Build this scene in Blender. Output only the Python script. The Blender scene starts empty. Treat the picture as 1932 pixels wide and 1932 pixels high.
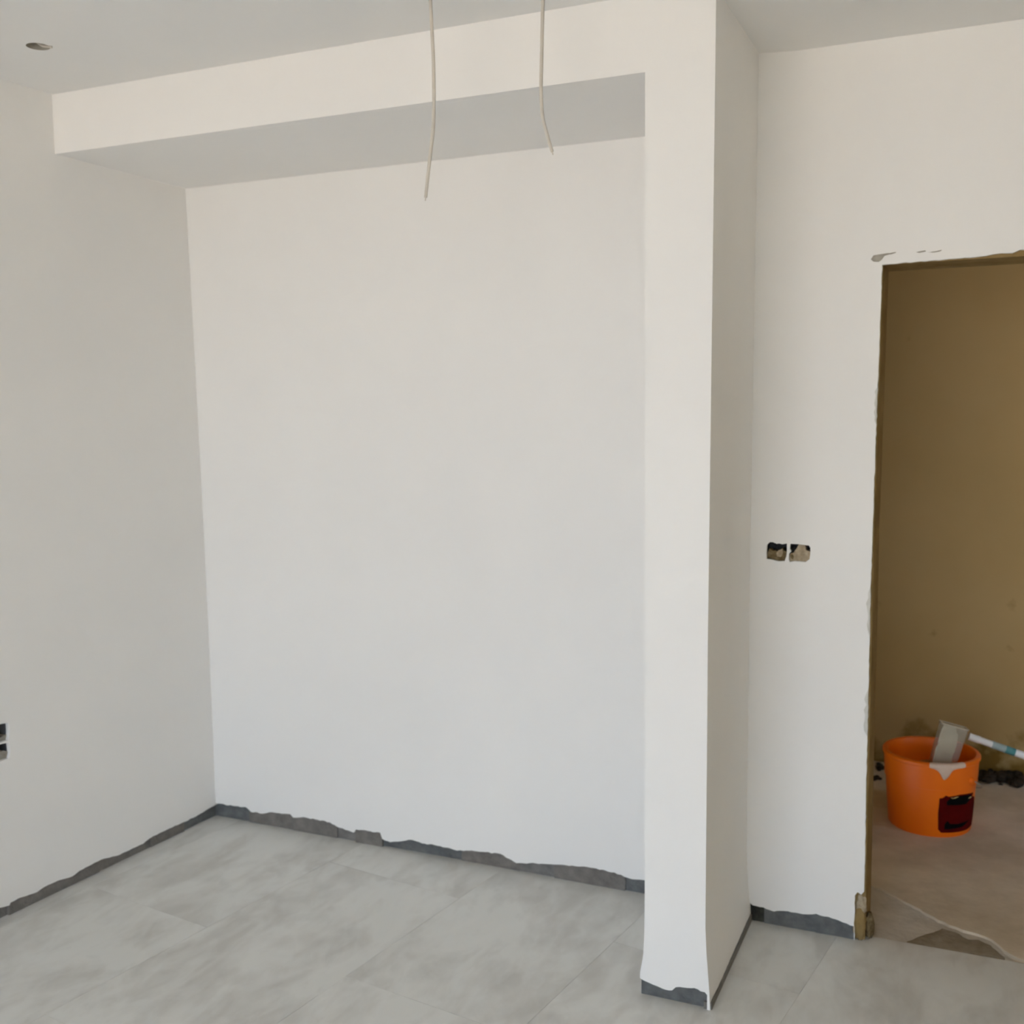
import bpy, bmesh, math, random
from mathutils import Vector, Matrix, noise
from mathutils.geometry import tessellate_polygon

random.seed(7)
scene = bpy.context.scene
COL = scene.collection

# ------------------------------------------------------------------ camera, sky, sun, exposure
cam_data = bpy.data.cameras.new('camera')
cam_data.sensor_width = 36.0
cam_data.lens = 36.0 * 2028.69 / 1932.0
cam_data.clip_start = 0.05
cam = bpy.data.objects.new('camera', cam_data)
COL.objects.link(cam)
yaw, pitch, roll = 0.41334, -0.096556, -0.010988
fw = Vector((-math.sin(yaw) * math.cos(pitch), math.cos(yaw) * math.cos(pitch), math.sin(pitch)))
r0 = Vector((math.cos(yaw), math.sin(yaw), 0)); u0 = r0.cross(fw)
rt = r0 * math.cos(roll) + u0 * math.sin(roll); up = -r0 * math.sin(roll) + u0 * math.cos(roll)
M = Matrix((rt, up, -fw)).transposed().to_4x4()
M.translation = Vector((2.9535, -3.5296, 1.7026))
cam.matrix_world = M
scene.camera = cam
cam_data.dof.use_dof = True          # the phone focused a little short of the walls
cam_data.dof.focus_distance = 2.0
cam_data.dof.aperture_fstop = 6.0

world = bpy.data.worlds.new('sky'); scene.world = world
world.use_nodes = True
wn = world.node_tree.nodes; wl = world.node_tree.links; wn.clear()
w_out = wn.new('ShaderNodeOutputWorld'); w_bg = wn.new('ShaderNodeBackground')
w_tc = wn.new('ShaderNodeTexCoord'); w_sep = wn.new('ShaderNodeSeparateXYZ'); w_rmp = wn.new('ShaderNodeValToRGB')
w_rmp.color_ramp.elements[0].position = 0.0; w_rmp.color_ramp.elements[0].color = (0.755, 0.868, 1.0, 1)
w_rmp.color_ramp.elements[1].position = 0.8; w_rmp.color_ramp.elements[1].color = (0.50, 0.68, 1.0, 1)
wl.new(w_tc.outputs['Generated'], w_sep.inputs[0]); wl.new(w_sep.outputs['Z'], w_rmp.inputs[0])
wl.new(w_rmp.outputs[0], w_bg.inputs['Color']); w_bg.inputs['Strength'].default_value = 6.0
wl.new(w_bg.outputs[0], w_out.inputs['Surface'])

sun_data = bpy.data.lights.new('sun', 'SUN'); sun_data.energy = 29.0; sun_data.angle = math.radians(0.6)
sun_data.color = (1.0, 0.93, 0.82)
sun = bpy.data.objects.new('sun', sun_data); COL.objects.link(sun)
sun.rotation_euler = Vector((0.55, -0.35, -0.8)).to_track_quat('-Z', 'Y').to_euler()

scene.view_settings.view_transform = 'Standard'
scene.view_settings.look = 'None'
scene.view_settings.gamma = 1.0
scene.view_settings.use_curve_mapping = False
scene.view_settings.exposure = 0.17
scene.cycles.max_bounces = 12
scene.cycles.diffuse_bounces = 10

# ------------------------------------------------------------------ helpers
def tag(o, label=None, cat=None, group=None, kind=None):
    if label: o['label'] = label
    if cat: o['category'] = cat
    if group: o['group'] = group
    if kind: o['kind'] = kind
    return o

def link(name, me, mat, parent=None):
    o = bpy.data.objects.new(name, me); COL.objects.link(o)
    if mat: me.materials.append(mat)
    if parent: o.parent = parent
    return o

def empty(name, loc, parent=None):
    o = bpy.data.objects.new(name, None); COL.objects.link(o); o.location = loc; o.empty_display_size = 0.1
    if parent: o.parent = parent
    return o

def bm_obj(name, bm, mat, parent=None, smooth=None):
    bmesh.ops.recalc_face_normals(bm, faces=bm.faces[:])
    me = bpy.data.meshes.new(name); bm.to_mesh(me); bm.free()
    if smooth is not None:
        for p in me.polygons: p.use_smooth = True
        me.set_sharp_from_angle(angle=math.radians(smooth))
    return link(name, me, mat, parent)

def slab(name, outline, holes, fn, d0, d1, mat, parent=None, cuts=None, smooth=None):
    """Plate of outline (u,v) with holes, between depths d0 and d1, carried into space by fn(u,v,d)."""
    bm = bmesh.new()
    loops = [[Vector((a, b, 0)) for a, b in outline]] + [[Vector((a, b, 0)) for a, b in h] for h in holes]
    flat = [p for l in loops for p in l]
    F = [bm.verts.new((p.x, p.y, d0)) for p in flat]; B = [bm.verts.new((p.x, p.y, d1)) for p in flat]
    for t in tessellate_polygon(loops):
        try:
            bm.faces.new([F[i] for i in t]); bm.faces.new([B[i] for i in reversed(t)])
        except ValueError: pass
    k = 0
    for l in loops:
        n = len(l)
        for i in range(n):
            a, b = k + i, k + (i + 1) % n
            bm.faces.new([F[a], F[b], B[b], B[a]])
        k += n
    if cuts:
        for ax, step in enumerate(cuts):
            if not step: continue
            cs = [p[ax] for p in flat]; c = math.floor(min(cs) / step) * step + step
            no = Vector((1, 0, 0)) if ax == 0 else Vector((0, 1, 0))
            while c < max(cs) - 1e-4:
                bmesh.ops.bisect_plane(bm, geom=bm.verts[:] + bm.edges[:] + bm.faces[:], dist=1e-5, plane_co=no * c, plane_no=no)
                c += step
    bmesh.ops.remove_doubles(bm, verts=bm.verts[:], dist=1e-5)
    for v in bm.verts: v.co = Vector(fn(v.co.x, v.co.y, v.co.z))
    return bm_obj(name, bm, mat, parent, smooth)

def box(bm, x0, x1, y0, y1, z0, z1):
    v = [bm.verts.new((x, y, z)) for z in (z0, z1) for y in (y0, y1) for x in (x0, x1)]
    for f in ((0, 1, 3, 2), (4, 6, 7, 5), (0, 4, 5, 1), (2, 3, 7, 6), (0, 2, 6, 4), (1, 5, 7, 3)):
        bm.faces.new([v[i] for i in f])

def lathe(bm, prof, seg=64, centre=(0, 0, 0), a0=0.0, a1=2 * math.pi, closed=True):
    rings = []
    n = seg if closed else seg + 1
    for r, z in prof:
        ring = []
        for i in range(n):
            a = a0 + (a1 - a0) * i / seg
            ring.append(bm.verts.new((centre[0] + r * math.cos(a), centre[1] + r * math.sin(a), centre[2] + z)))
        rings.append(ring)
    for a, b in zip(rings, rings[1:]):
        for i in range(seg if not closed else n):
            j = (i + 1) % n if closed else i + 1
            bm.faces.new([a[i], a[j], b[j], b[i]])
    return rings

def tube(bm, pts, rad, seg=10, caps=True):
    pts = [Vector(p) for p in pts]
    rings = []
    ref = Vector((0.3, 0.2, 1)).normalized()
    for i, p in enumerate(pts):
        t = (pts[min(i + 1, len(pts) - 1)] - pts[max(i - 1, 0)]).normalized()
        if abs(t.dot(ref)) > 0.95: rf = Vector((1, 0.1, 0)).normalized()
        else: rf = ref
        a = t.cross(rf).normalized(); b = t.cross(a)
        rr = rad[i] if isinstance(rad, (list, tuple)) else rad
        rings.append([bm.verts.new(p + rr * (a * math.cos(2 * math.pi * k / seg) + b * math.sin(2 * math.pi * k / seg))) for k in range(seg)])
    for A, B in zip(rings, rings[1:]):
        for k in range(seg): bm.faces.new([A[k], A[(k + 1) % seg], B[(k + 1) % seg], B[k]])
    if caps:
        bm.faces.new(rings[0][::-1]); bm.faces.new(rings[-1])

def spline(pts, n=6):
    P = [Vector(p) for p in pts]; P = [2 * P[0] - P[1]] + P + [2 * P[-1] - P[-2]]
    out = []
    for i in range(1, len(P) - 2):
        for k in range(n):
            t = k / n; a, b, c, d = P[i - 1], P[i], P[i + 1], P[i + 2]
            out.append(0.5 * (2 * b + (c - a) * t + (2 * a - 5 * b + 4 * c - d) * t * t + (3 * b - a - 3 * c + d) * t ** 3))
    out.append(P[-2]); return out

def rough_line(pts, amp=0.0025, step=0.012, seed=0):
    """Break a (u,v) polyline into a hand-ragged one; end points stay."""
    rnd = random.Random(seed); out = [pts[0]]
    for (a, b), (c, d) in zip(pts, pts[1:]):
        L = math.hypot(c - a, d - b); n = max(1, int(L / step))
        for k in range(1, n + 1):
            t = k / n
            j = 0 if (k == n) else rnd.uniform(-amp, amp)
            nx, ny = (-(d - b) / L, (c - a) / L) if L else (0, 0)
            out.append((a + (c - a) * t + nx * j, b + (d - b) * t + ny * j))
    return out

# ------------------------------------------------------------------ materials
def nodes(name):
    m = bpy.data.materials.new(name); m.use_nodes = True
    nt = m.node_tree; return m, nt.nodes, nt.links, nt.nodes['Principled BSDF']

def mottled(name, c0, c1, scale=3.0, rough=0.75, bump=0.0, bump_scale=40.0, detail=6.0, lo=0.35, hi=0.65, spec=0.3, stretch=None, rnd=False):
    m, n, l, b = nodes(name)
    tc = n.new('ShaderNodeTexCoord'); nz = n.new('ShaderNodeTexNoise'); rp = n.new('ShaderNodeValToRGB')
    nz.inputs['Scale'].default_value = scale; nz.inputs['Detail'].default_value = detail; nz.inputs['Roughness'].default_value = 0.6
    rp.color_ramp.elements[0].position = lo; rp.color_ramp.elements[0].color = (*c0, 1)
    rp.color_ramp.elements[1].position = hi; rp.color_ramp.elements[1].color = (*c1, 1)
    src = tc.outputs['Object']
    if stretch:
        mp = n.new('ShaderNodeMapping'); mp.inputs['Scale'].default_value = stretch
        l.new(src, mp.inputs[0]); src = mp.outputs[0]
    if rnd:
        oi = n.new('ShaderNodeObjectInfo'); ad = n.new('ShaderNodeVectorMath'); ad.operation = 'ADD'
        mu = n.new('ShaderNodeMath'); mu.operation = 'MULTIPLY'; mu.inputs[1].default_value = 40.0
        l.new(oi.outputs['Random'], mu.inputs[0]); l.new(src, ad.inputs[0]); l.new(mu.outputs[0], ad.inputs[1]); src = ad.outputs[0]
    l.new(src, nz.inputs['Vector']); l.new(nz.outputs['Fac'], rp.inputs[0]); l.new(rp.outputs[0], b.inputs['Base Color'])
    b.inputs['Roughness'].default_value = rough; b.inputs['Specular IOR Level'].default_value = spec
    if bump:
        nb = n.new('ShaderNodeTexNoise'); nb.inputs['Scale'].default_value = bump_scale; nb.inputs['Detail'].default_value = 4
        bp = n.new('ShaderNodeBump'); bp.inputs['Strength'].default_value = bump; bp.inputs['Distance'].default_value = 0.01
        l.new(tc.outputs['Object'], nb.inputs['Vector']); l.new(nb.outputs['Fac'], bp.inputs['Height']); l.new(bp.outputs[0], b.inputs['Normal'])
    return m

M_PAINT = mottled('white_wall_paint', (0.81, 0.80, 0.782), (0.835, 0.825, 0.805), 1.3, 0.8, 0.06, 3.0, spec=0.2)
M_CEIL = mottled('ceiling_paint', (0.80, 0.795, 0.78), (0.82, 0.815, 0.80), 1.1, 0.85, 0.04, 3.0, spec=0.1)
M_DARKBASE = mottled('slate_grey_render', (0.10, 0.106, 0.108), (0.155, 0.162, 0.163), 22, 0.9, 0.5, 90)
M_BROWNBASE = mottled('brown_grey_render', (0.15, 0.14, 0.128), (0.215, 0.20, 0.183), 26, 0.9, 0.6, 90)
M_GREYBASE = mottled('pale_grey_render', (0.155, 0.15, 0.143), (0.215, 0.208, 0.198), 26, 0.9, 0.5, 90)
M_BLACKBASE = mottled('blackish_render', (0.02, 0.022, 0.018), (0.06, 0.06, 0.05), 30, 0.9, 0.5, 90)  # near-black tone for the strip length next to the pier
M_RAW = mottled('raw_brown_plaster', (0.22, 0.145, 0.05), (0.31, 0.215, 0.095), 9, 0.95, 0.6, 50)
M_RAWGREY = mottled('raw_grey_plaster', (0.28, 0.26, 0.22), (0.42, 0.39, 0.34), 30, 0.95, 0.5, 80)
M_MORTAR_B = mottled('brown_mortar', (0.11, 0.075, 0.03), (0.24, 0.18, 0.10), 70, 0.95, 0.6, 120)
M_MORTAR_L = mottled('beige_mortar', (0.33, 0.26, 0.17), (0.47, 0.39, 0.28), 60, 0.95, 0.5, 120)
M_BLACK = mottled('black_plastic', (0.008, 0.008, 0.009), (0.014, 0.014, 0.015), 20, 0.5)
M_GREYBOX = mottled('slate_box_plastic', (0.07, 0.075, 0.085), (0.10, 0.105, 0.115), 20, 0.6)
M_GROUT = mottled('floor_grout', (0.46, 0.455, 0.43), (0.50, 0.495, 0.47), 20, 0.9)
M_SCREED = mottled('dusty_screed', (0.52, 0.44, 0.33), (0.70, 0.61, 0.48), 3.2, 0.85, 0.25, 30, detail=8)
M_SMEAR = mottled('dried_mortar_smear', (0.19, 0.15, 0.10), (0.36, 0.31, 0.24), 7, 0.95, 0.4, 40, detail=8)
M_THRESH = mottled('threshold_mortar', (0.48, 0.44, 0.38), (0.62, 0.575, 0.505), 6, 0.9, 0.4, 40, detail=8)
M_FILLER = mottled('pale_filler', (0.56, 0.55, 0.51), (0.64, 0.63, 0.59), 30, 0.9)
M_CABLE = mottled('cable_sheath', (0.55, 0.51, 0.45), (0.60, 0.56, 0.50), 30, 0.6)
M_CUP = mottled('grey_box_plastic', (0.33, 0.31, 0.26), (0.40, 0.375, 0.32), 30, 0.7)
M_ORANGE = mottled('orange_plastic', (0.90, 0.165, 0.002), (0.93, 0.19, 0.003), 5, 0.42, spec=0.4)
M_LABEL = mottled('maroon_label', (0.075, 0.002, 0.002), (0.10, 0.003, 0.003), 12, 0.85, spec=0.05)
M_INK = mottled('black_ink', (0.003, 0.003, 0.003), (0.005, 0.005, 0.005), 12, 0.85, spec=0.05)
M_CREAM = mottled('cream_print', (0.62, 0.48, 0.2), (0.68, 0.54, 0.26), 12, 0.5)
M_MIX = mottled('wet_plaster_mix', (0.36, 0.23, 0.06), (0.50, 0.34, 0.11), 18, 0.7, 0.4, 40)
M_SPLASH = mottled('pinkish_white_paint', (0.70, 0.53, 0.41), (0.80, 0.63, 0.50), 18, 0.6, 0.3, 60)
M_POLE = mottled('white_pole_plastic', (0.80, 0.79, 0.76), (0.86, 0.85, 0.82), 18, 0.4)
M_TEAL = mottled('teal_band', (0.06, 0.22, 0.22), (0.10, 0.28, 0.28), 25, 0.45)
M_TEALPALE = mottled('pale_teal_band', (0.30, 0.40, 0.38), (0.42, 0.50, 0.48), 25, 0.45)
M_WIRE = mottled('steel_wire', (0.30, 0.29, 0.27), (0.36, 0.35, 0.33), 25, 0.4)
M_RUBBLE = mottled('dark_dirt_crumbs', (0.012, 0.008, 0.005), (0.05, 0.032, 0.018), 40, 0.95)
M_GROUND = mottled('sunlit_yard', (0.545, 0.457, 0.358), (0.615, 0.522, 0.418), 0.6, 0.95)
M_OUTWALL = mottled('warm_bounce_side', (0.76, 0.69, 0.56), (0.80, 0.73, 0.60), 2, 0.9)  # unseen side wall: invented pale warm tone, bounces warm light onto the pier side

# tile: pale grey stone-look porcelain, cloudy brown-grey blotches and thin pale veins
m, n, l, b = nodes('stone_look_tile'); M_TILE = m
tc = n.new('ShaderNodeTexCoord'); oi = n.new('ShaderNodeObjectInfo'); ad = n.new('ShaderNodeVectorMath'); ad.operation = 'ADD'
mu = n.new('ShaderNodeMath'); mu.operation = 'MULTIPLY'; mu.inputs[1].default_value = 60.0
mp = n.new('ShaderNodeMapping'); mp.inputs['Scale'].default_value = (1.0, 0.5, 1.0); mp.inputs['Rotation'].default_value = (0, 0, 0.25)
l.new(tc.outputs['Object'], mp.inputs[0]); l.new(oi.outputs['Random'], mu.inputs[0])
l.new(mp.outputs[0], ad.inputs[0]); l.new(mu.outputs[0], ad.inputs[1])
n1 = n.new('ShaderNodeTexNoise'); n1.inputs['Scale'].default_value = 5.0; n1.inputs['Detail'].default_value = 5; n1.inputs['Roughness'].default_value = 0.55; n1.inputs['Distortion'].default_value = 0.5
rp = n.new('ShaderNodeValToRGB')
rp.color_ramp.elements[0].position = 0.36; rp.color_ramp.elements[0].color = (0.508, 0.50, 0.472, 1)
rp.color_ramp.elements[1].position = 0.60; rp.color_ramp.elements[1].color = (0.635, 0.637, 0.61, 1)
n2 = n.new('ShaderNodeTexNoise'); n2.inputs['Scale'].default_value = 3.2; n2.inputs['Detail'].default_value = 5; n2.inputs['Distortion'].default_value = 0.4
v1 = n.new('ShaderNodeMath'); v1.operation = 'SUBTRACT'; v1.inputs[1].default_value = 0.5
v2 = n.new('ShaderNodeMath'); v2.operation = 'ABSOLUTE'
v3 = n.new('ShaderNodeValToRGB'); v3.color_ramp.elements[0].position = 0.0; v3.color_ramp.elements[0].color = (0.4, 0.4, 0.4, 1)
v3.color_ramp.elements[1].position = 0.07; v3.color_ramp.elements[1].color = (0, 0, 0, 1)
mx = n.new('ShaderNodeMixRGB'); mx.inputs[2].default_value = (0.68, 0.68, 0.655, 1)
n3 = n.new('ShaderNodeTexNoise'); n3.inputs['Scale'].default_value = 15.0; n3.inputs['Detail'].default_value = 6; n3.inputs['Distortion'].default_value = 0.8
w3 = n.new('ShaderNodeMath'); w3.operation = 'MULTIPLY_ADD'; w3.inputs[1].default_value = 0.45; w3.inputs[2].default_value = -0.225
s3 = n.new('ShaderNodeMath'); s3.operation = 'ADD'
l.new(ad.outputs[0], n3.inputs['Vector']); l.new(n3.outputs['Fac'], w3.inputs[0])
l.new(ad.outputs[0], n1.inputs['Vector']); l.new(n1.outputs['Fac'], s3.inputs[0]); l.new(w3.outputs[0], s3.inputs[1]); l.new(s3.outputs[0], rp.inputs[0])
l.new(ad.outputs[0], n2.inputs['Vector']); l.new(n2.outputs['Fac'], v1.inputs[0]); l.new(v1.outputs[0], v2.inputs[0]); l.new(v2.outputs[0], v3.inputs[0])
l.new(v3.outputs[0], mx.inputs[0]); l.new(rp.outputs[0], mx.inputs[1]); l.new(mx.outputs[0], b.inputs['Base Color'])
b.inputs['Roughness'].default_value = 0.38; b.inputs['Specular IOR Level'].default_value = 0.35

# bare inner room wall: beige-brown skim coat, with a splashed dirt band low down
m, n, l, b = nodes('bare_skim_coat'); M_INNER = m
tc = n.new('ShaderNodeTexCoord'); nz = n.new('ShaderNodeTexNoise'); nz.inputs['Scale'].default_value = 1.2; nz.inputs['Detail'].default_value = 4
rp = n.new('ShaderNodeValToRGB'); rp.color_ramp.elements[0].position = 0.35; rp.color_ramp.elements[0].color = (0.42, 0.28, 0.115, 1)
rp.color_ramp.elements[1].position = 0.65; rp.color_ramp.elements[1].color = (0.47, 0.325, 0.145, 1)
n2 = n.new('ShaderNodeTexNoise'); n2.inputs['Scale'].default_value = 7; n2.inputs['Detail'].default_value = 8
sp = n.new('ShaderNodeSeparateXYZ'); hi = n.new('ShaderNodeMapRange')
hi.inputs['From Min'].default_value = 0.30; hi.inputs['From Max'].default_value = 0.0; hi.inputs['To Min'].default_value = 0.0; hi.inputs['To Max'].default_value = 0.42
su = n.new('ShaderNodeMath'); su.operation = 'ADD'
r2 = n.new('ShaderNodeValToRGB'); r2.color_ramp.elements[0].position = 0.70; r2.color_ramp.elements[1].position = 0.86
mx = n.new('ShaderNodeMixRGB'); mx.inputs[2].default_value = (0.20, 0.12, 0.025, 1)
l.new(tc.outputs['Object'], nz.inputs['Vector']); l.new(nz.outputs['Fac'], rp.inputs[0]); l.new(tc.outputs['Object'], n2.inputs['Vector'])
l.new(tc.outputs['Object'], sp.inputs[0]); l.new(sp.outputs['Z'], hi.inputs['Value']); l.new(hi.outputs[0], su.inputs[0]); l.new(n2.outputs['Fac'], su.inputs[1])
l.new(su.outputs[0], r2.inputs[0]); l.new(r2.outputs[0], mx.inputs[0]); l.new(rp.outputs[0], mx.inputs[1]); l.new(mx.outputs[0], b.inputs['Base Color'])
b.inputs['Roughness'].default_value = 0.9; b.inputs['Specular IOR Level'].default_value = 0.1

# clear plastic sheet (see-through with a soft gloss)
def clear(name, col, fac, rough):
    m, n, l, b = nodes(name)
    tr = n.new('ShaderNodeBsdfTransparent'); tr.inputs[0].default_value = (0.96, 0.96, 0.94, 1)
    mix = n.new('ShaderNodeMixShader'); mix.inputs[0].default_value = fac
    b.inputs['Base Color'].default_value = (*col, 1); b.inputs['Roughness'].default_value = rough
    nz = n.new('ShaderNodeTexNoise'); nz.inputs['Scale'].default_value = 14; mr = n.new('ShaderNodeMapRange')
    mr.inputs['From Min'].default_value = 0.3; mr.inputs['From Max'].default_value = 0.7
    mr.inputs['To Min'].default_value = fac * 0.75; mr.inputs['To Max'].default_value = min(1.0, fac * 1.2)
    tc = n.new('ShaderNodeTexCoord'); l.new(tc.outputs['Object'], nz.inputs['Vector'])
    l.new(nz.outputs['Fac'], mr.inputs['Value']); l.new(mr.outputs[0], mix.inputs[0])
    l.new(tr.outputs[0], mix.inputs[1]); l.new(b.outputs[0], mix.inputs[2]); l.new(mix.outputs[0], n['Material Output'].inputs['Surface'])
    return m
M_CLEAR = clear('clear_plastic', (0.75, 0.73, 0.66), 0.14, 0.15)
M_MILKY = clear('milky_residue', (0.66, 0.58, 0.44), 0.75, 0.5)

# ------------------------------------------------------------------ the room
ZC = 2.79
DEEP = 0.03            # plaster thickness where it is broken off above the floor
YD = -0.09             # door wall face
YP = -0.664            # face of pier and bulkhead
YREAR = -6.4
XSIDE = 4.7
X0, X1 = 2.652, 3.56   # doorway
ZDOOR = 2.118

def f_left(u, v, d):
    xf = 0.035 + 0.072 * (max(u, -1.10) + 0.015)
    return (xf + (-0.011 - xf) * min(max(v, 0) / 2.6, 1.0) ** 1.6 - d, u, v)
def f_back(u, v, d):
    return (u, -(0.015 + 0.012 * u) * max(0.0, 1 - v / 2.6) + d, v)
def f_pier(u, v, d): return (u, YP + d, v)
def f_door(u, v, d): return (u, YD + d, v)

RB = [(-0.03, 0.06), (0.05, 0.06), (0.137, 0.061), (0.191, 0.065), (0.217, 0.048), (0.284, 0.051), (0.324, 0.063), (0.415, 0.068), (0.428, 0.056), (0.479, 0.066), (0.605, 0.063), (0.642, 0.049), (0.716, 0.038), (0.728, 0.053), (0.839, 0.057), (0.848, 0.033), (0.884, 0.026), (0.931, 0.037), (0.978, 0.051), (1.036, 0.045), (1.104, 0.046), (1.176, 0.04), (1.216, 0.047), (1.282, 0.053), (1.358, 0.057), (1.38, 0.047), (1.422, 0.033), (1.475, 0.042), (1.559, 0.052), (1.641, 0.061), (1.712, 0.065), (1.801, 0.063), (1.85, 0.052), (1.879, 0.051), (1.91, 0.054), (2.098, 0.05)]
RL = [(YREAR, 0.042), (-2.4, 0.046), (-1.6, 0.036), (-1.041, 0.044), (-1.005, 0.037), (-1.0, 0.045), (-0.969, 0.047), (-0.895, 0.038), (-0.851, 0.045), (-0.795, 0.042), (-0.745, 0.035), (-0.715, 0.043), (-0.618, 0.047), (-0.532, 0.032), (-0.414, 0.032), (-0.373, 0.042), (-0.276, 0.044), (-0.19, 0.041), (-0.115, 0.044), (-0.013, 0.052), (0.05, 0.052)]
RP = [(2.085, 0.053), (2.105, 0.046), (2.153, 0.035), (2.181, 0.036), (2.192, 0.048), (2.215, 0.052), (2.246, 0.057), (2.264, 0.051), (2.276, 0.051), (2.2825, 0.044)]
RR = [(2.24, 0.07), (2.281, 0.068), (2.298, 0.057), (2.333, 0.056), (2.367, 0.048), (2.402, 0.056), (2.435, 0.057), (2.461, 0.056), (2.502, 0.065), (2.552, 0.059), (2.585, 0.052), (2.619, 0.045)]
RB = rough_line(RB, 0.0022, 0.011, 1); RL = rough_line(RL, 0.0015, 0.013, 2); RP = rough_line(RP, 0.0018, 0.009, 3); RR = rough_line(RR, 0.002, 0.011, 4)

def piece(name, rag, u0, u1, fn, d0, mat, parent, z_top=0.0):
    """One length of the exposed strip: floor up to the ragged plaster edge between u0 and u1."""
    def at(u):
        for (a, b), (c, d) in zip(rag, rag[1:]):
            if a <= u <= c: return b + (d - b) * (u - a) / (c - a) if c > a else b
        return rag[-1][1]
    top = [(u0, at(u0))] + [p for p in rag if u0 < p[0] < u1] + [(u1, at(u1))]
    return slab(name, [(u0, 0.0), (u1, 0.0)] + top[::-1], [], fn, d0, DEEP + 0.004, mat, parent)

# left wall: plaster skin with two socket holes, ragged foot
LH = [[(-1.032, 0.606), (-0.974, 0.604), (-0.968, 0.640), (-0.971, 0.664), (-1.003, 0.668), (-1.034, 0.664)],
      [(-1.034, 0.541), (-0.976, 0.543), (-0.970, 0.565), (-0.972, 0.597), (-1.004, 0.600), (-1.032, 0.598)]]
wl_ = slab('wall_left', RL + [(0.05, 2.86), (YREAR, 2.86)], LH, f_left, 0.0, DEEP, M_PAINT, cuts=(0.25, 0.2), smooth=25)
tag(wl_, 'white painted side wall of the alcove with a grey foot strip', kind='structure')
LHB = [(-1.040, 0.535), (-0.964, 0.535), (-0.964, 0.674), (-1.040, 0.674)]
slab('masonry', [(YREAR, 0.0), (0.05, 0.0), (0.05, 2.86), (YREAR, 2.86)], [LHB], f_left, DEEP + 0.004, 0.16, M_GREYBASE, wl_, cuts=(0.5, 0.2))

bl = empty('baseboard_left', (0, -0.6, 0)); tag(bl, kind='structure')
for u0, u1, mt, d in ((-3.0, -1.62, M_BROWNBASE, .012), (-1.62, -1.003, M_GREYBASE, .016), (-1.003, -0.62, M_BROWNBASE, .006), (-0.62, -0.37, M_BROWNBASE, .010), (-0.37, -0.19, M_BROWNBASE, .007), (-0.19, 0.02, M_DARKBASE, .014)):
    o = piece('base_strip', RL, u0, u1, f_left, d, mt, None); o.parent = bl; o.matrix_parent_inverse = Matrix.Translation((0, 0.6, 0))

# back wall of the alcove
wb = slab('wall_back', RB + [(2.098, 2.70), (-0.03, 2.70)], [], f_back, 0.0, DEEP, M_PAINT, cuts=(0.25, 0.2), smooth=25)
tag(wb, 'white painted back wall of the alcove under the bulkhead', kind='structure')
slab('masonry', [(-0.06, 0.0), (2.2, 0.0), (2.2, 2.70), (-0.06, 2.70)], [], f_back, DEEP + 0.004, 0.16, M_GREYBASE, wb)
bb = empty('baseboard_back', (1.0, 0, 0)); tag(bb, kind='structure')
for u0, u1, mt, d in ((-0.01, 0.20, M_DARKBASE, .014), (0.20, 0.42, M_BROWNBASE, .009), (0.42, 0.635, M_BROWNBASE, .006), (0.635, 0.724, M_GREYBASE, .012), (0.724, 0.846, M_BROWNBASE, .002), (0.846, 1.19, M_DARKBASE, .014), (1.19, 1.43, M_BROWNBASE, .010), (1.43, 1.57, M_GREYBASE, .012), (1.57, 1.84, M_BROWNBASE, .006), (1.84, 2.09, M_DARKBASE, .012)):
    o = piece('base_strip', RB, u0, u1, f_back, d, mt, None); o.parent = bb; o.matrix_parent_inverse = Matrix.Translation((-1.0, 0, 0))

# pier and bulkhead: one plastered front, flaring a little at the foot
FL = [(2.0855, 0.053), (2.086, 0.07), (2.0915, 0.10), (2.0955, 0.128), (2.0985, 0.19), (2.0995, 0.30)]
FR = [(2.2765, 0.32), (2.2765, 0.242), (2.280, 0.164), (2.285, 0.103), (2.2895, 0.045), (2.2915, 0.0)]
front = [(-0.06, 2.592), (1.0, 2.591), (2.0985, 2.590), (2.099, 1.5)] + FL[::-1] + RP[1:] + [(2.2825, 0.0)] + FR[::-1] + [(2.278, 1.08), (2.289, 2.86), (-0.06, 2.86)]
wp = slab('wall_pier', front, [], f_pier, 0.0, DEEP, M_PAINT, cuts=(None, 0.3))
tag(wp, 'white plastered pier and bulkhead framing the alcove', kind='structure')
core = [(-0.06, 2.592), (1.0, 2.5905), (2.0985, 2.590), (2.099, 1.5)] + FL[::-1][:-1] + [(2.0865, 0.0)] + FR[::-1] + [(2.278, 1.08), (2.289, 2.86), (-0.06, 2.86)]
slab('pier_core', core, [], f_pier, DEEP, 0.70, M_PAINT, wp, cuts=(None, 0.3))
bp_ = empty('baseboard_pier', (2.18, YP, 0)); tag(bp_, kind='structure')
for u0, u1, mt, d in ((2.0865, 2.2825, M_DARKBASE, .012),):
    o = piece('base_strip', RP, u0, u1, f_pier, d, mt, None); o.parent = bp_; o.matrix_parent_inverse = Matrix.Translation((-2.18, -YP, 0))
bs = slab('base_strip', rough_line([(YP + 0.004, 0.020), (-0.5, 0.017), (-0.3, 0.021), (YD + 0.004, 0.024)], 0.0015, 0.02, 6)[::-1] + [(YP + 0.004, 0.0), (YD + 0.004, 0.0)], [],
          lambda u, v, d: (2.2925 - d, u, v), -0.003, 0.02, M_BROWNBASE)
bs.parent = bp_; bs.matrix_parent_inverse = Matrix.Translation((-2.18, -YP, 0))

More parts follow.
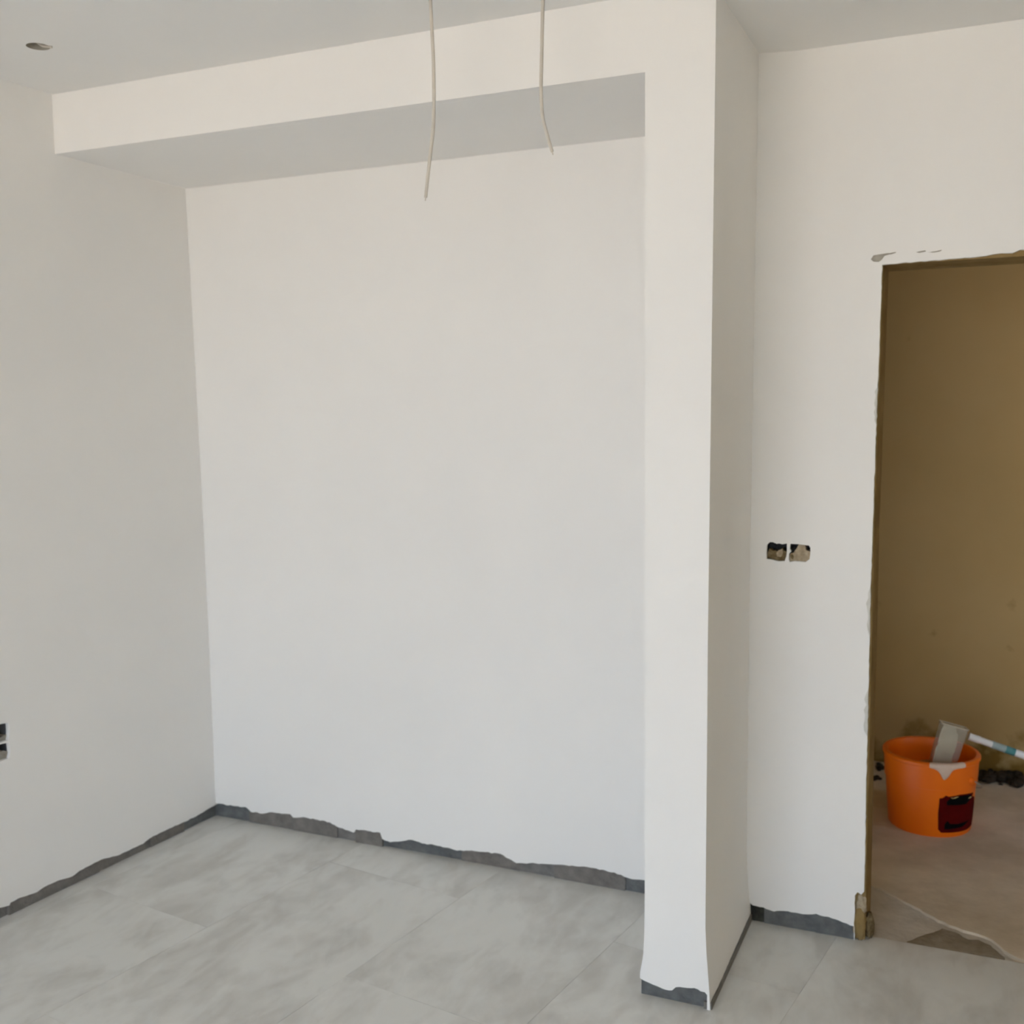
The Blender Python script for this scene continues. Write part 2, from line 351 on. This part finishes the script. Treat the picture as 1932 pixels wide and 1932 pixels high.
# door wall: white plaster skin, broken edges round the opening, socket holes, bare masonry behind
JL = [(2.622, 0.0), (2.621, 0.06), (2.620, 0.147), (2.628, 0.160), (2.640, 0.154), (2.648, 0.165), (2.648, 0.378), (2.647, 0.515), (2.648, 0.651), (2.648, 0.921), (2.648, 1.154), (2.650, 1.318), (2.653, 1.545), (2.655, 1.706), (2.657, 1.801), (2.659, 1.959), (2.661, 2.116)]
LN = [(2.714, 2.118), (2.86, 2.121), (2.931, 2.123), (2.972, 2.128), (3.014, 2.127), (3.034, 2.135), (3.07, 2.13), (3.25, 2.124), (3.555, 2.12)]
edge = rough_line(JL, 0.0009, 0.013, 8) + rough_line([JL[-1]] + LN, 0.0012, 0.013, 9)[1:]
def h1(zx, zy): return (2.329 + (zx - 490) / 400 * .064, 1.269 - (zy - 455) / 395 * .060)
def h2(zx, zy): return (2.399 + (zx - 935) / 425 * .066, 1.265 - (zy - 490) / 390 * .057)
HOLE1 = [h1(*q) for q in ((500, 520), (555, 460), (620, 458), (690, 490), (740, 478), (800, 495), (890, 475), (892, 640), (885, 740), (850, 845), (735, 860), (600, 830), (495, 820), (490, 700))]
HOLE2 = [h2(*q) for q in ((965, 485), (1110, 488), (1240, 500), (1330, 505), (1365, 560), (1362, 700), (1350, 800), (1275, 870), (1060, 860), (960, 885), (940, 830), (945, 700), (985, 660), (955, 600))]
SP1 = [(2.629, 2.134), (2.636, 2.145), (2.657, 2.147), (2.70, 2.1505), (2.698, 2.148), (2.668, 2.142), (2.660, 2.131), (2.651, 2.125), (2.636, 2.127)]
SP2 = [(2.755, 2.1465), (2.78, 2.150), (2.784, 2.1475), (2.765, 2.144)]
SP3 = [(2.788, 2.1435), (2.809, 2.1455), (2.826, 2.1485), (2.824, 2.1455), (2.806, 2.1425)]
outline = [(2.24, 0.07)] + RR[1:] + [(2.620, 0.0)] + edge + [(3.555, 2.12), (3.562, 0.0), (XSIDE, 0.0), (XSIDE, 2.86), (2.24, 2.86)]
wd = slab('wall_right', outline, [HOLE1, HOLE2], f_door, 0.0, 0.014, M_PAINT, smooth=25)
tag(wd, 'white plastered wall around the unfinished doorway', kind='structure')
core = [(2.24, 0.0), (X0, 0.0), (2.6535, 1.3), (2.664, ZDOOR), (X1, ZDOOR), (X1, 0.0), (XSIDE, 0.0), (XSIDE, 2.86), (2.24, 2.86)]
slab('masonry', core, [[(2.322, 1.2), (2.472, 1.2), (2.472, 1.276), (2.322, 1.276)]], f_door, 0.0142, 0.20, M_RAW, wd)
# thin smears of filler along the broken door edge, and mortar lumps at the foot of the jamb
def lump(name, loc, size, mat, parent, seed, sub=3, amp=0.35, flat=None):
    bm = bmesh.new(); bmesh.ops.create_icosphere(bm, subdivisions=sub, radius=1.0)
    for v in bm.verts:
        k = 1 + amp * noise.noise(v.co * 1.7 + Vector((seed, seed * 2.3, 0))) + 0.4 * amp * noise.noise(v.co * 4.1 + Vector((seed, 0, 7)))
        v.co = Vector((v.co.x * size[0] * k, v.co.y * size[1] * k, v.co.z * size[2] * k))
        if flat is not None: v.co.z = max(v.co.z, flat)
        v.co += Vector(loc)
    return bm_obj(name, bm, mat, parent, 60)
for i, (z0, z1, dx, mt) in enumerate(((1.64, 1.752, 0.010, M_FILLER), (0.99, 1.14, 0.013, M_FILLER), (0.67, 0.82, 0.012, M_FILLER))):
    xe = 2.6475 if z0 < 1.2 else 2.6545
    pts = [(xe, z0)] + [(xe - dx * (0.35 + 0.65 * random.random()), z0 + (z1 - z0) * k / 9) for k in range(1, 9)] + [(xe, z1)]
    slab('filler_smear', pts, [], f_door, -0.0012, 0.001, mt, wd)
for q in (SP1, SP2, SP3):
    slab('filler_smear', rough_line(q + [q[0]], 0.0006, 0.006, 5)[:-1], [], f_door, -0.0012, 0.001, M_RAWGREY, wd)
lump('mortar_lump', (2.636, YD + 0.008, 0.055), (0.019, 0.012, 0.055), M_RAW, wd, 1.0)
lump('mortar_lump', (2.640, YD + 0.012, 0.115), (0.016, 0.010, 0.032), M_MORTAR_L, wd, 2.0)
lump('mortar_lump', (2.662, YD + 0.05, 0.035), (0.014, 0.03, 0.045), M_MORTAR_B, wd, 3.0)
br = empty('baseboard_right', (2.45, YD, 0)); tag(br, kind='structure')
for u0, u1, mt, d in ((2.27, 2.335, M_BLACKBASE, .010), (2.335, 2.50, M_DARKBASE, .006), (2.50, 2.619, M_DARKBASE, .004)):
    o = piece('base_strip', RR, u0, u1, f_door, d, mt, None); o.parent = br; o.matrix_parent_inverse = Matrix.Translation((-2.45, -YD, 0))

# ceiling: very slightly lower on the door side, with one round box hole
HC = (0.338, -1.045); HR = 0.034
circ = [(HC[0] + HR * math.cos(2 * math.pi * k / 32), HC[1] + HR * math.sin(2 * math.pi * k / 32)) for k in range(32)]
def f_ceil(u, v, d):
    t = min(max((u - 2.1) / 0.18, 0), 1)
    return (u, v, ZC - 0.022 * t + d)
ce = slab('ceiling', [(-0.1, YREAR - 0.1), (XSIDE + 0.1, YREAR - 0.1), (XSIDE + 0.1, 0.0), (-0.1, 0.0)], [circ], f_ceil, 0.0, 0.06, M_CEIL, cuts=(0.3, None), smooth=25)
tag(ce, 'flat white ceiling', kind='structure')

# rear and side walls (behind the camera): big glazed-door opening on the yard, not yet fitted
WX0, WX1, WZ1 = 0.25, 3.0, 2.45
wr = slab('wall_rear', [(-0.2, 0.0), (WX0, 0.0), (WX0, WZ1), (WX1, WZ1), (WX1, 0.0), (XSIDE + 0.1, 0.0), (XSIDE + 0.1, 2.86), (-0.2, 2.86)], [], lambda u, v, d: (u, YREAR - d, v), 0.0, 0.2, M_PAINT)
tag(wr, kind='structure')
bm = bmesh.new(); box(bm, XSIDE, XSIDE + 0.1, YREAR - 0.1, YD, 0.0, 2.86)
tag(bm_obj('wall_side', bm, M_OUTWALL), kind='structure')

# floor: grout bed and the single tiles laid a little out of square with the walls
bm = bmesh.new(); box(bm, -0.15, 2.45, YREAR - 0.1, 0.02, -0.06, -0.0010); box(bm, 2.45, XSIDE, YREAR - 0.1, -0.046, -0.06, -0.0010)
fl = bm_obj('floor', bm, M_GROUT); tag(fl, 'pale grey stone look tiled floor', kind='structure')
def clip(poly, n, c):     # keep n.p <= c
    out = []
    for i in range(len(poly)):
        p, q = poly[i], poly[(i + 1) % len(poly)]
        a, b_ = p[0] * n[0] + p[1] * n[1] - c, q[0] * n[0] + q[1] * n[1] - c
        if a <= 0: out.append(p)
        if (a < 0 < b_) or (b_ < 0 < a):
            t = a / (a - b_); out.append((p[0] + (q[0] - p[0]) * t, p[1] + (q[1] - p[1]) * t))
    return out
TW, TL, GAP = 0.60, 1.20, 0.0005
ang = math.radians(8.3); ax, ay = Vector((math.cos(ang), -math.sin(ang))), Vector((math.sin(ang), math.cos(ang)))
ORG = Vector((1.236, -0.90))
for i in range(-9, 9):
    for j in range(-7, 4):
        off = 0.5 * TL * (i % 2)
        c0 = ORG + ax * (i * TW) + ay * (j * TL + off)
        q = [c0 + ax * GAP + ay * GAP, c0 + ax * (TW - GAP) + ay * GAP, c0 + ax * (TW - GAP) + ay * (TL - GAP), c0 + ax * GAP + ay * (TL - GAP)]
        poly = [(p.x, p.y) for p in q]
        poly = clip(poly, (1, 0), XSIDE); poly = clip(poly, (-1, 0), 0.13) if poly else poly
        if poly: poly = clip(poly, (0, -1), -YREAR)
        if poly: poly = clip(poly, (0, 1), -0.045 if max(p[0] for p in poly) > 2.60 else 0.02)
        if not poly or len(poly) < 3: continue
        area = abs(sum(poly[k][0] * poly[(k + 1) % len(poly)][1] - poly[(k + 1) % len(poly)][0] * poly[k][1] for k in range(len(poly)))) / 2
        if area < 0.002: continue
        cx = sum(p[0] for p in poly) / len(poly); cy = sum(p[1] for p in poly) / len(poly)
        bm = bmesh.new()
        top = [bm.verts.new((p[0] - cx, p[1] - cy, 0.0)) for p in poly]; bot = [bm.verts.new((p[0] - cx, p[1] - cy, -0.0010)) for p in poly]
        bm.faces.new(top); bm.faces.new(bot[::-1])
        for k in range(len(poly)):
            bm.faces.new([top[k], bot[k], bot[(k + 1) % len(poly)], top[(k + 1) % len(poly)]])
        o = bm_obj('floor_tile', bm, M_TILE, fl); o.location = (cx, cy, 0.0)

# ------------------------------------------------------------------ the unfinished room behind the doorway
YF = 1.75
bm = bmesh.new(); box(bm, 1.7, 5.2, YF, YF + 0.12, -0.02, 2.9); tag(bm_obj('wall_far', bm, M_INNER), 'bare brownish skim coated wall behind the doorway', kind='structure')
bm = bmesh.new(); box(bm, 1.58, 1.7, YD + 0.2, YF + 0.12, -0.02, 2.9); tag(bm_obj('wall_inner_left', bm, M_INNER), kind='structure')
bm = bmesh.new(); box(bm, 5.2, 5.32, YD + 0.2, YF + 0.12, -0.02, 2.9); tag(bm_obj('wall_inner_right', bm, M_INNER), kind='structure')
bm = bmesh.new(); box(bm, 1.58, 5.32, YD + 0.19, YF + 0.12, 2.79, 2.9); tag(bm_obj('ceiling_inner', bm, M_INNER), kind='structure')
# screed with a broken leading edge; the strip under the opening is rough mortar, a little lower
lead = rough_line([(2.60, 0.385), (2.638, 0.354), (2.738, 0.266), (2.848, 0.172), (2.895, 0.132), (2.959, 0.108), (3.021, 0.081), (3.074, 0.001), (3.113, -0.024), (3.3, -0.03), (3.62, -0.02)], 0.004, 0.02, 11)
lead = [(1.5, 0.385)] + lead + [(3.62, 0.1), (5.3, 0.1)]
fi = slab('floor_inner', lead + [(5.3, YF + 0.05), (1.5, YF + 0.05)], [], lambda u, v, d: (u, v, d), 0.0, -0.03, M_SCREED, smooth=20)
tag(fi, 'dusty brownish screed floor behind the doorway', kind='structure')
bm = bmesh.new()
NX, NY = 46, 26
grid = [[None] * (NY + 1) for _ in range(NX + 1)]
for a in range(NX + 1):
    for c in range(NY + 1):
        x = 2.45 + 1.3 * a / NX; y = -0.07 + 0.52 * c / NY
        z = -0.008 + 0.004 * noise.noise(Vector((x * 9, y * 9, 3))) + 0.002 * noise.noise(Vector((x * 31, y * 31, 1)))
        z -= 0.007 * math.exp(-((y + 0.03) / 0.03) ** 2) * (1 if x > 2.78 else 0.2)
        grid[a][c] = bm.verts.new((x, y, z))
for a in range(NX):
    for c in range(NY): bm.faces.new([grid[a][c], grid[a + 1][c], grid[a + 1][c + 1], grid[a][c + 1]])
th = bm_obj('trim_1', bm, M_THRESH, None, 60); tag(th, 'rough mortar bed across the doorway threshold', kind='structure')

# dark mortar smear lying in the threshold
sm = rough_line([(2.775, -0.030), (2.80, 0.005), (2.84, 0.055), (2.875, 0.105), (2.915, 0.095), (2.955, 0.06), (2.985, 0.068), (3.02, 0.045), (3.045, 0.0), (3.06, -0.022), (3.0, -0.032), (2.93, -0.036), (2.86, -0.038), (2.81, -0.040), (2.775, -0.030)], 0.004, 0.015, 13)[:-1]
o = slab('mortar_smear', sm, [], lambda u, v, d: (u, v, d + 0.0015 * noise.noise(Vector((u * 40, v * 40, 0)))), -0.0035, -0.014, M_SMEAR, cuts=(0.03, 0.03), smooth=60)
tag(o, 'dark smear of dried mortar on the floor in the doorway threshold', 'mortar')

# ------------------------------------------------------------------ sun-lit yard outside
bm = bmesh.new(); box(bm, -30, 34, -70, YREAR - 0.2, -0.25, -0.12)
tag(bm_obj('yard_ground', bm, M_GROUND), kind='structure')

# ------------------------------------------------------------------ electrical boxes
def socket_box(name, label, face, c, w, h, fills, mat=None):
    """Open flush box: black shell, mortar that squeezed in, a couple of wire ends."""
    mat = mat or M_BLACK
    t = empty(name, face(c[0], c[1], 0.0)); tag(t, label, 'socket box')
    inv = Matrix.Translation(-Vector(face(c[0], c[1], 0.0)))
    def put(o): o.parent = t; o.matrix_parent_inverse = inv; return o
    u0, u1, v0, v1 = c[0] - w / 2, c[0] + w / 2, c[1] - h / 2, c[1] + h / 2
    k = 0.003
    put(slab('box_shell', [(u0, v0), (u1, v0), (u1, v1), (u0, v1)], [[(u0 + k, v0 + k), (u1 - k, v0 + k), (u1 - k, v1 - k), (u0 + k, v1 - k)]], face, 0.015, 0.055, mat))
    put(slab('box_back', [(u0, v0), (u1, v0), (u1, v1), (u0, v1)], [], face, 0.055, 0.059, mat))
    for nm, pts, d0, d1, mt in fills:
        put(slab(nm, rough_line(pts + [pts[0]], 0.0008, 0.006, 21)[:-1], [], face, d0, d1, mt))
    return t, put

t, put = socket_box('switch_box', 'open black switch box beside the pier, brown mortar filling its lower half', f_door, (2.361, 1.239), 0.070, 0.066, [
    ('mortar_fill', [h1(*q) for q in ((498, 800), (500, 700), (545, 600), (600, 655), (660, 640), (720, 660), (800, 580), (835, 650), (888, 650), (884, 740), (850, 842), (735, 856), (600, 826))], 0.010, 0.04, M_MORTAR_B),
    ('plaster_crumb', [h1(*q) for q in ((680, 690), (720, 630), (790, 600), (810, 690), (770, 770), (700, 760))], 0.004, 0.02, M_MORTAR_L)])
t, put2 = socket_box('switch_box', 'open switch box nearer the doorway, mostly clogged with beige mortar', f_door, (2.432, 1.237), 0.070, 0.062, [
    ('mortar_fill', [h2(*q) for q in ((945, 830), (950, 720), (1020, 690), (1090, 580), (1125, 495), (1250, 502), (1270, 620), (1358, 650), (1350, 800), (1275, 866), (1060, 856), (965, 878))], 0.008, 0.04, M_MORTAR_L),
    ('plaster_crumb', [h2(*q) for q in ((960, 720), (1000, 700), (1030, 770), (1015, 830), (975, 800))], 0.004, 0.02, M_MORTAR_B)])
for i, (pu, pts) in enumerate(((put, [(2.345, 0.05, 1.25), (2.350, 0.03, 1.262), (2.357, 0.018, 1.258), (2.362, 0.014, 1.246)]), (put2, [(2.415, 0.05, 1.25), (2.410, 0.03, 1.256), (2.4065, 0.018, 1.252), (2.408, 0.014, 1.244)]))):
    bm = bmesh.new(); tube(bm, spline([(a, YD + d, z) for a, d, z in pts]), 0.0013, 8); pu(bm_obj('wire_end', bm, M_BLACK, None, 50))
socket_box('socket_box', 'dark open socket box on the side wall, upper of the stacked pair', f_left, (-1.003, 0.636), 0.066, 0.064, [
    ('mortar_fill', [(-1.030, 0.607), (-0.976, 0.605), (-0.971, 0.622), (-0.993, 0.617), (-1.018, 0.62), (-1.031, 0.615)], 0.012, 0.04, M_RAWGREY)], M_GREYBOX)
socket_box('socket_box', 'open socket box on the side wall, lower of the stacked pair with mortar inside', f_left, (-1.003, 0.570), 0.066, 0.062, [
    ('mortar_fill', [(-1.032, 0.542), (-0.978, 0.544), (-0.972, 0.563), (-0.988, 0.572), (-1.013, 0.566), (-1.031, 0.57)], 0.010, 0.04, M_RAWGREY)], M_GREYBOX)

# round box in the ceiling with its folded cable end
t = empty('ceiling_box', (HC[0], HC[1], ZC)); tag(t, 'round open lamp box hole in the ceiling near the side wall', 'lamp box')
bm = bmesh.new(); lathe(bm, [(0.0335, 0.0), (0.0335, 0.03), (0.0001, 0.03)], 32); lathe(bm, [(0.037, 0.002), (0.037, 0.034), (0.0001, 0.034)], 32)
bm_obj('box_cup', bm, M_CUP, t, 40)
bm = bmesh.new(); tube(bm, spline([(-0.012, 0.0, 0.03), (-0.006, 0.004, 0.014), (0.010, 0.006, 0.003), (0.026, 0.008, -0.001), (0.042, 0.012, -0.004)]), 0.0035, 8)
bm_obj('cable_end', bm, M_CABLE, t, 50)

# two cables hanging from the ceiling
for label, pts in (('white cable hanging from the ceiling, the longer one ending over the back wall', [(1.632, -1.0, 2.792), (1.633, -1.0, 2.737), (1.636, -1.0, 2.659), (1.639, -1.0, 2.567), (1.636, -1.0, 2.436), (1.625, -1.0, 2.357), (1.609, -1.0, 2.248)]),
                   ('white cable hanging from the ceiling, the shorter one nearer the pier', [(1.915, -0.93, 2.792), (1.913, -0.93, 2.717), (1.909, -0.93, 2.602), (1.906, -0.93, 2.499), (1.910, -0.93, 2.434), (1.924, -0.93, 2.38), (1.935, -0.93, 2.345)])):
    t = empty('hanging_cable', pts[0]); tag(t, label, 'cable')
    inv = Matrix.Translation(-Vector(pts[0]))
    P = spline(pts, 8)
    bm = bmesh.new(); tube(bm, P, [0.0046] * (len(P) - 10) + [0.0046 - 0.0004 * k / 9 for k in range(10)], 10)
    o = bm_obj('sheath', bm, M_CABLE, None, 50); o.parent = t; o.matrix_parent_inverse = inv
    d = (P[-1] - P[-2]).normalized(); bm = bmesh.new(); tube(bm, [P[-1] - d * 0.002, P[-1] + d * 0.008], 0.0016, 8)
    o = bm_obj('bare_end', bm, M_CABLE, None, 50); o.parent = t; o.matrix_parent_inverse = inv

# ------------------------------------------------------------------ orange bucket behind the doorway
BX, BY = 2.795, 1.035
BH, RB0 = 0.305, 0.158
t = empty('paint_bucket', (BX, BY, 0.0)); tag(t, 'orange plastic plasterer bucket with a dark label standing behind the doorway', 'bucket')
def rad(z): return RB0 + (0.172 - RB0) * min(z / 0.19, 1)
bm = bmesh.new()
lathe(bm, [(0.0001, 0.004), (RB0 - 0.012, 0.004), (RB0 - 0.004, 0.0), (RB0, 0.006), (rad(0.10), 0.10), (rad(0.185), 0.185), (0.1715, 0.194), (0.1705, 0.29), (0.1675, 0.29), (0.1675, 0.19), (RB0 - 0.004, 0.012), (0.0001, 0.012)], 72)
bm_obj('bucket_body', bm, M_ORANGE, t, 40)
bm = bmesh.new()
lathe(bm, [(0.1715, 0.196), (0.1765, 0.198), (0.1785, 0.25), (0.181, 0.287), (0.1865, 0.291), (0.1865, 0.300), (0.182, 0.305), (0.169, 0.305), (0.1655, 0.300), (0.1655, 0.26), (0.1715, 0.196)], 72)
bm_obj('rim_collar', bm, M_ORANGE, t, 40)
bm = bmesh.new()
NA = 48; c0 = bm.verts.new((0, 0, 0.205)); prev = None
for k in range(1, 9):
    ring = [bm.verts.new((0.1665 * k / 8 * math.cos(2 * math.pi * a / NA), 0.1665 * k / 8 * math.sin(2 * math.pi * a / NA),
            0.205 + 0.012 * noise.noise(Vector((k * 0.5 * math.cos(2 * math.pi * a / NA), k * 0.5 * math.sin(2 * math.pi * a / NA), 2))))) for a in range(NA)]
    for a in range(NA):
        if prev is None: bm.faces.new([c0, ring[a], ring[(a + 1) % NA]])
        else: bm.faces.new([prev[a], ring[a], ring[(a + 1) % NA], prev[(a + 1) % NA]])
    prev = ring
bm_obj('plaster_mix', bm, M_MIX, t, 60)
# handle ears and the folded wire bail
toward = math.atan2(-3.5296 - BY, 2.9535 - BX)          # bearing of the room side
for s in (-1, 1):
    a = toward + s * math.radians(58 if s > 0 else 122)
    bm = bmesh.new(); bmesh.ops.create_cone(bm, cap_ends=True, segments=20, radius1=0.016, radius2=0.012, depth=0.014)
    R = Matrix.Translation((0.180 * math.cos(a), 0.180 * math.sin(a), 0.225)) @ Vector((math.cos(a), math.sin(a), 0)).to_track_quat('Z', 'Y').to_matrix().to_4x4()
    bmesh.ops.transform(bm, matrix=R, verts=bm.verts[:]); bm_obj('handle_ear', bm, M_ORANGE, t, 40)
a1, a2 = toward + math.radians(58), toward - math.radians(122)
bail = []
for k in range(25):
    f = k / 24; a = a1 + (a2 + 2 * math.pi - a1) * f
    bail.append((0.193 * math.cos(a), 0.193 * math.sin(a), 0.225 - 0.10 * math.sin(math.pi * f)))
bm = bmesh.new(); tube(bm, bail, 0.0022, 8); bm_obj('wire_bail', bm, M_WIRE, t, 50)
# label wrapped on the body
def wrap(name, pts, lift, mat, parent):
    """Flat shape in (degrees from the room-facing side, height) wrapped on the bucket wall."""
    def fn(u, v, d):
        a = toward + math.radians(u); r = rad(v) + lift - d
        return (r * math.cos(a), r * math.sin(a), v)
    return slab(name, pts, [], fn, 0.0, lift + 0.0004, mat, parent, cuts=(4.0, 0.03), smooth=40)
lab = wrap('label', [(12, 0.035), (16, 0.022), (60, 0.020), (78, 0.026), (80, 0.05), (80, 0.115), (75, 0.145), (66, 0.155), (68, 0.168), (58, 0.172), (40, 0.176), (24, 0.171), (20, 0.176), (16, 0.166), (12, 0.164), (11, 0.10)], 0.0012, M_LABEL, t)
lab['label'] = 'dark maroon and black label'
wrap('printed_band', [(22, 0.137), (52, 0.132), (60, 0.146), (62, 0.166), (50, 0.170), (36, 0.172), (26, 0.166), (21, 0.150)], 0.0019, M_INK, lab)
wrap('printed_band', [(20, 0.036), (48, 0.038), (64, 0.058), (40, 0.055), (28, 0.058), (24, 0.072), (20, 0.056)], 0.0019, M_INK, lab)
wrap('printed_mark', [(26, 0.168), (30, 0.166), (34, 0.170), (38, 0.1695), (32, 0.163), (28, 0.164)], 0.0023, M_CREAM, lab)
wrap('printed_mark', [(55, 0.153), (60, 0.151), (64, 0.154), (60, 0.157)], 0.0023, M_CREAM, lab)
# pale paint run over the rim
def rim_pt(aoff, r, z):
    a = toward + math.radians(aoff); return (r * math.cos(a), r * math.sin(a), z)
bm = bmesh.new(); rows = []
for k in range(25):
    f = k / 24; aoff = -2 + 46 * f
    drip = 0.012 + 0.042 * math.exp(-((f - 0.42) / 0.16) ** 2) + 0.006 * noise.noise(Vector((f * 9, 1, 1)))
    e = 0.0012 if 0 < k < 24 else -0.001
    rows.append([bm.verts.new(rim_pt(aoff, *q)) for q in ((0.165 - e, 0.262), (0.1655 - e, 0.300), (0.169, 0.305 + e), (0.182, 0.305 + e), (0.1865 + e, 0.300), (0.1865 + e, max(0.291, 0.300 - drip)), (0.1815 + e + (0.005 if drip < 0.012 else 0), min(0.289, 0.300 - drip)), (0.1775, min(0.288, 0.296 - drip)))])
for A, B in zip(rows, rows[1:]):
    for k in range(len(A) - 1): bm.faces.new([A[k], A[k + 1], B[k + 1], B[k]])
o = bm_obj('paint_run', bm, M_SPLASH, t, 60); o['label'] = 'pinkish white paint run over the rim'

# clear plastic jug standing tilted in the bucket
JB = Vector((2.825, 0.965, 0.212))
tilt = Matrix.Rotation(math.radians(14), 4, 'Y') @ Matrix.Rotation(math.radians(-6), 4, 'X') @ Matrix.Rotation(math.radians(18), 4, 'Z')
t = empty('plastic_jug', JB); t.matrix_world = Matrix.Translation(JB) @ tilt
tag(t, 'clear plastic rectangular container with milky residue tilted in the orange bucket', 'container')
JW, JD, JH, WT = 0.105, 0.050, 0.225, 0.0025
def rrect(w, d, r, z, n=5):
    out = []
    for cx, cy, s in ((w / 2 - r, d / 2 - r, 0), (-w / 2 + r, d / 2 - r, 1), (-w / 2 + r, -d / 2 + r, 2), (w / 2 - r, -d / 2 + r, 3)):
        for k in range(n + 1):
            a = math.pi / 2 * (s + k / n); out.append((cx + r * math.cos(a), cy + r * math.sin(a), z))
    return out
bm = bmesh.new(); loops = [rrect(JW - 0.01, JD - 0.006, 0.008, 0), rrect(JW, JD, 0.008, JH), rrect(JW - 2 * WT, JD - 2 * WT, 0.006, JH), rrect(JW - 0.01 - 2 * WT, JD - 0.006 - 2 * WT, 0.006, WT)]
vs = [[bm.verts.new(p) for p in lp] for lp in loops]
for A, B in zip(vs, vs[1:]):
    for k in range(len(A)): bm.faces.new([A[k], A[(k + 1) % len(A)], B[(k + 1) % len(A)], B[k]])
bm.faces.new(vs[0][::-1]); bm.faces.new(vs[-1])
bm_obj('jug_body', bm, M_CLEAR, t, 40)
bm = bmesh.new(); A = [bm.verts.new(p) for p in rrect(JW + 0.003, JD + 0.003, 0.009, JH - 0.004)]; B = [bm.verts.new(p) for p in rrect(JW + 0.003, JD + 0.003, 0.009, JH + 0.001)]
C = [bm.verts.new(p) for p in rrect(JW - 0.002, JD - 0.002, 0.007, JH + 0.001)]; D = [bm.verts.new(p) for p in rrect(JW - 0.002, JD - 0.002, 0.007, JH - 0.004)]
for P_, Q_ in ((A, B), (B, C), (C, D), (D, A)):
    for k in range(len(A)): bm.faces.new([P_[k], P_[(k + 1) % len(A)], Q_[(k + 1) % len(A)], Q_[k]])
bm_obj('jug_lip', bm, M_MILKY, t, 40)
res = rough_line([(-0.046, 0.006), (0.030, 0.006), (0.034, 0.06), (0.022, 0.10), (0.024, 0.15), (0.018, 0.195), (0.004, 0.219), (-0.046, 0.219), (-0.0485, 0.20), (-0.047, 0.10), (-0.046, 0.006)], 0.003, 0.012, 31)[:-1]
slab('residue', res, [], lambda u, v, d: (u, -(JD - 0.006) / 2 * (1 - v / JH) - JD / 2 * v / JH + WT + 0.0006 + d, v), 0.0, 0.0016, M_MILKY, t)

# white pole propped on the rim, running out of view along the floor
PA = Vector((2.945, 1.150, 0.340)); PB = Vector((3.95, 1.33, 0.012))
t = empty('roller_pole', PA); tag(t, 'white pole with a teal band resting on the rim of the orange bucket', 'pole')
inv = Matrix.Translation(-PA); D_ = (PB - PA); L_ = D_.length
def seg(name, f0, f1, r, mat):
    bm = bmesh.new(); tube(bm, [PA + D_ * (f0 + (f1 - f0) * k / 6) for k in range(7)], r, 20)
    o = bm_obj(name, bm, mat, None, 40); o.parent = t; o.matrix_parent_inverse = inv; return o
seg('shaft', 0.0, 1.0, 0.0135, M_POLE)
seg('end_cap', -0.012, 0.03, 0.0150, M_POLE)
seg('band', 0.075, 0.125, 0.0150, M_TEALPALE)
seg('band', 0.125, 0.160, 0.0155, M_TEAL)
seg('grip', 0.165, 0.6, 0.0148, M_POLE)

# dirt swept to the foot of the far wall
def crumbs(name, label, spots, n, seed, smax, rise=0.0):
    rnd = random.Random(seed); bm = bmesh.new()
    for k in range(n):
        cx, cy, sx, sy = rnd.choice(spots)
        r = rnd.uniform(0.25, 1) * smax; x = rnd.gauss(cx, sx); y = min(YF - r * 0.9, rnd.gauss(cy, sy))
        g = bmesh.ops.create_icosphere(bm, subdivisions=2, radius=1.0)['verts']
        q = Matrix.Rotation(rnd.uniform(0, 6.28), 3, 'Z'); s = Vector((rnd.uniform(.8, 1.5), rnd.uniform(.7, 1.2), rnd.uniform(.4, .8))) * r
        lift = abs(rnd.gauss(0, rise)) * max(0.0, 1 - abs(x - spots[0][0]) / 0.22) if rise else 0.0
        for v in g:
            m_ = 1 + 0.35 * noise.noise(v.co * 2 + Vector((k, k, k)))
            v.co = q @ Vector((v.co.x * s.x * m_, v.co.y * s.y * m_, v.co.z * s.z * m_)) + Vector((x, y, max(0.0, s.z * 0.55) + lift))
            v.co.z = max(v.co.z, 0.0005)
    o = bm_obj(name, bm, M_RUBBLE, None, 50); tag(o, label, 'rubble', kind='stuff'); return o
crumbs('rubble_heap', 'dark crumbs of dirt and mortar at the far wall beside the orange bucket', [(3.02, 1.66, 0.035, 0.03), (3.09, 1.68, 0.05, 0.03), (3.16, 1.70, 0.06, 0.02)], 110, 5, 0.028, 0.014)
crumbs('rubble_crumbs', 'few dark crumbs on the floor between the door jamb and bucket', [(2.545, 1.66, 0.012, 0.03), (2.545, 1.50, 0.01, 0.03)], 10, 6, 0.02)
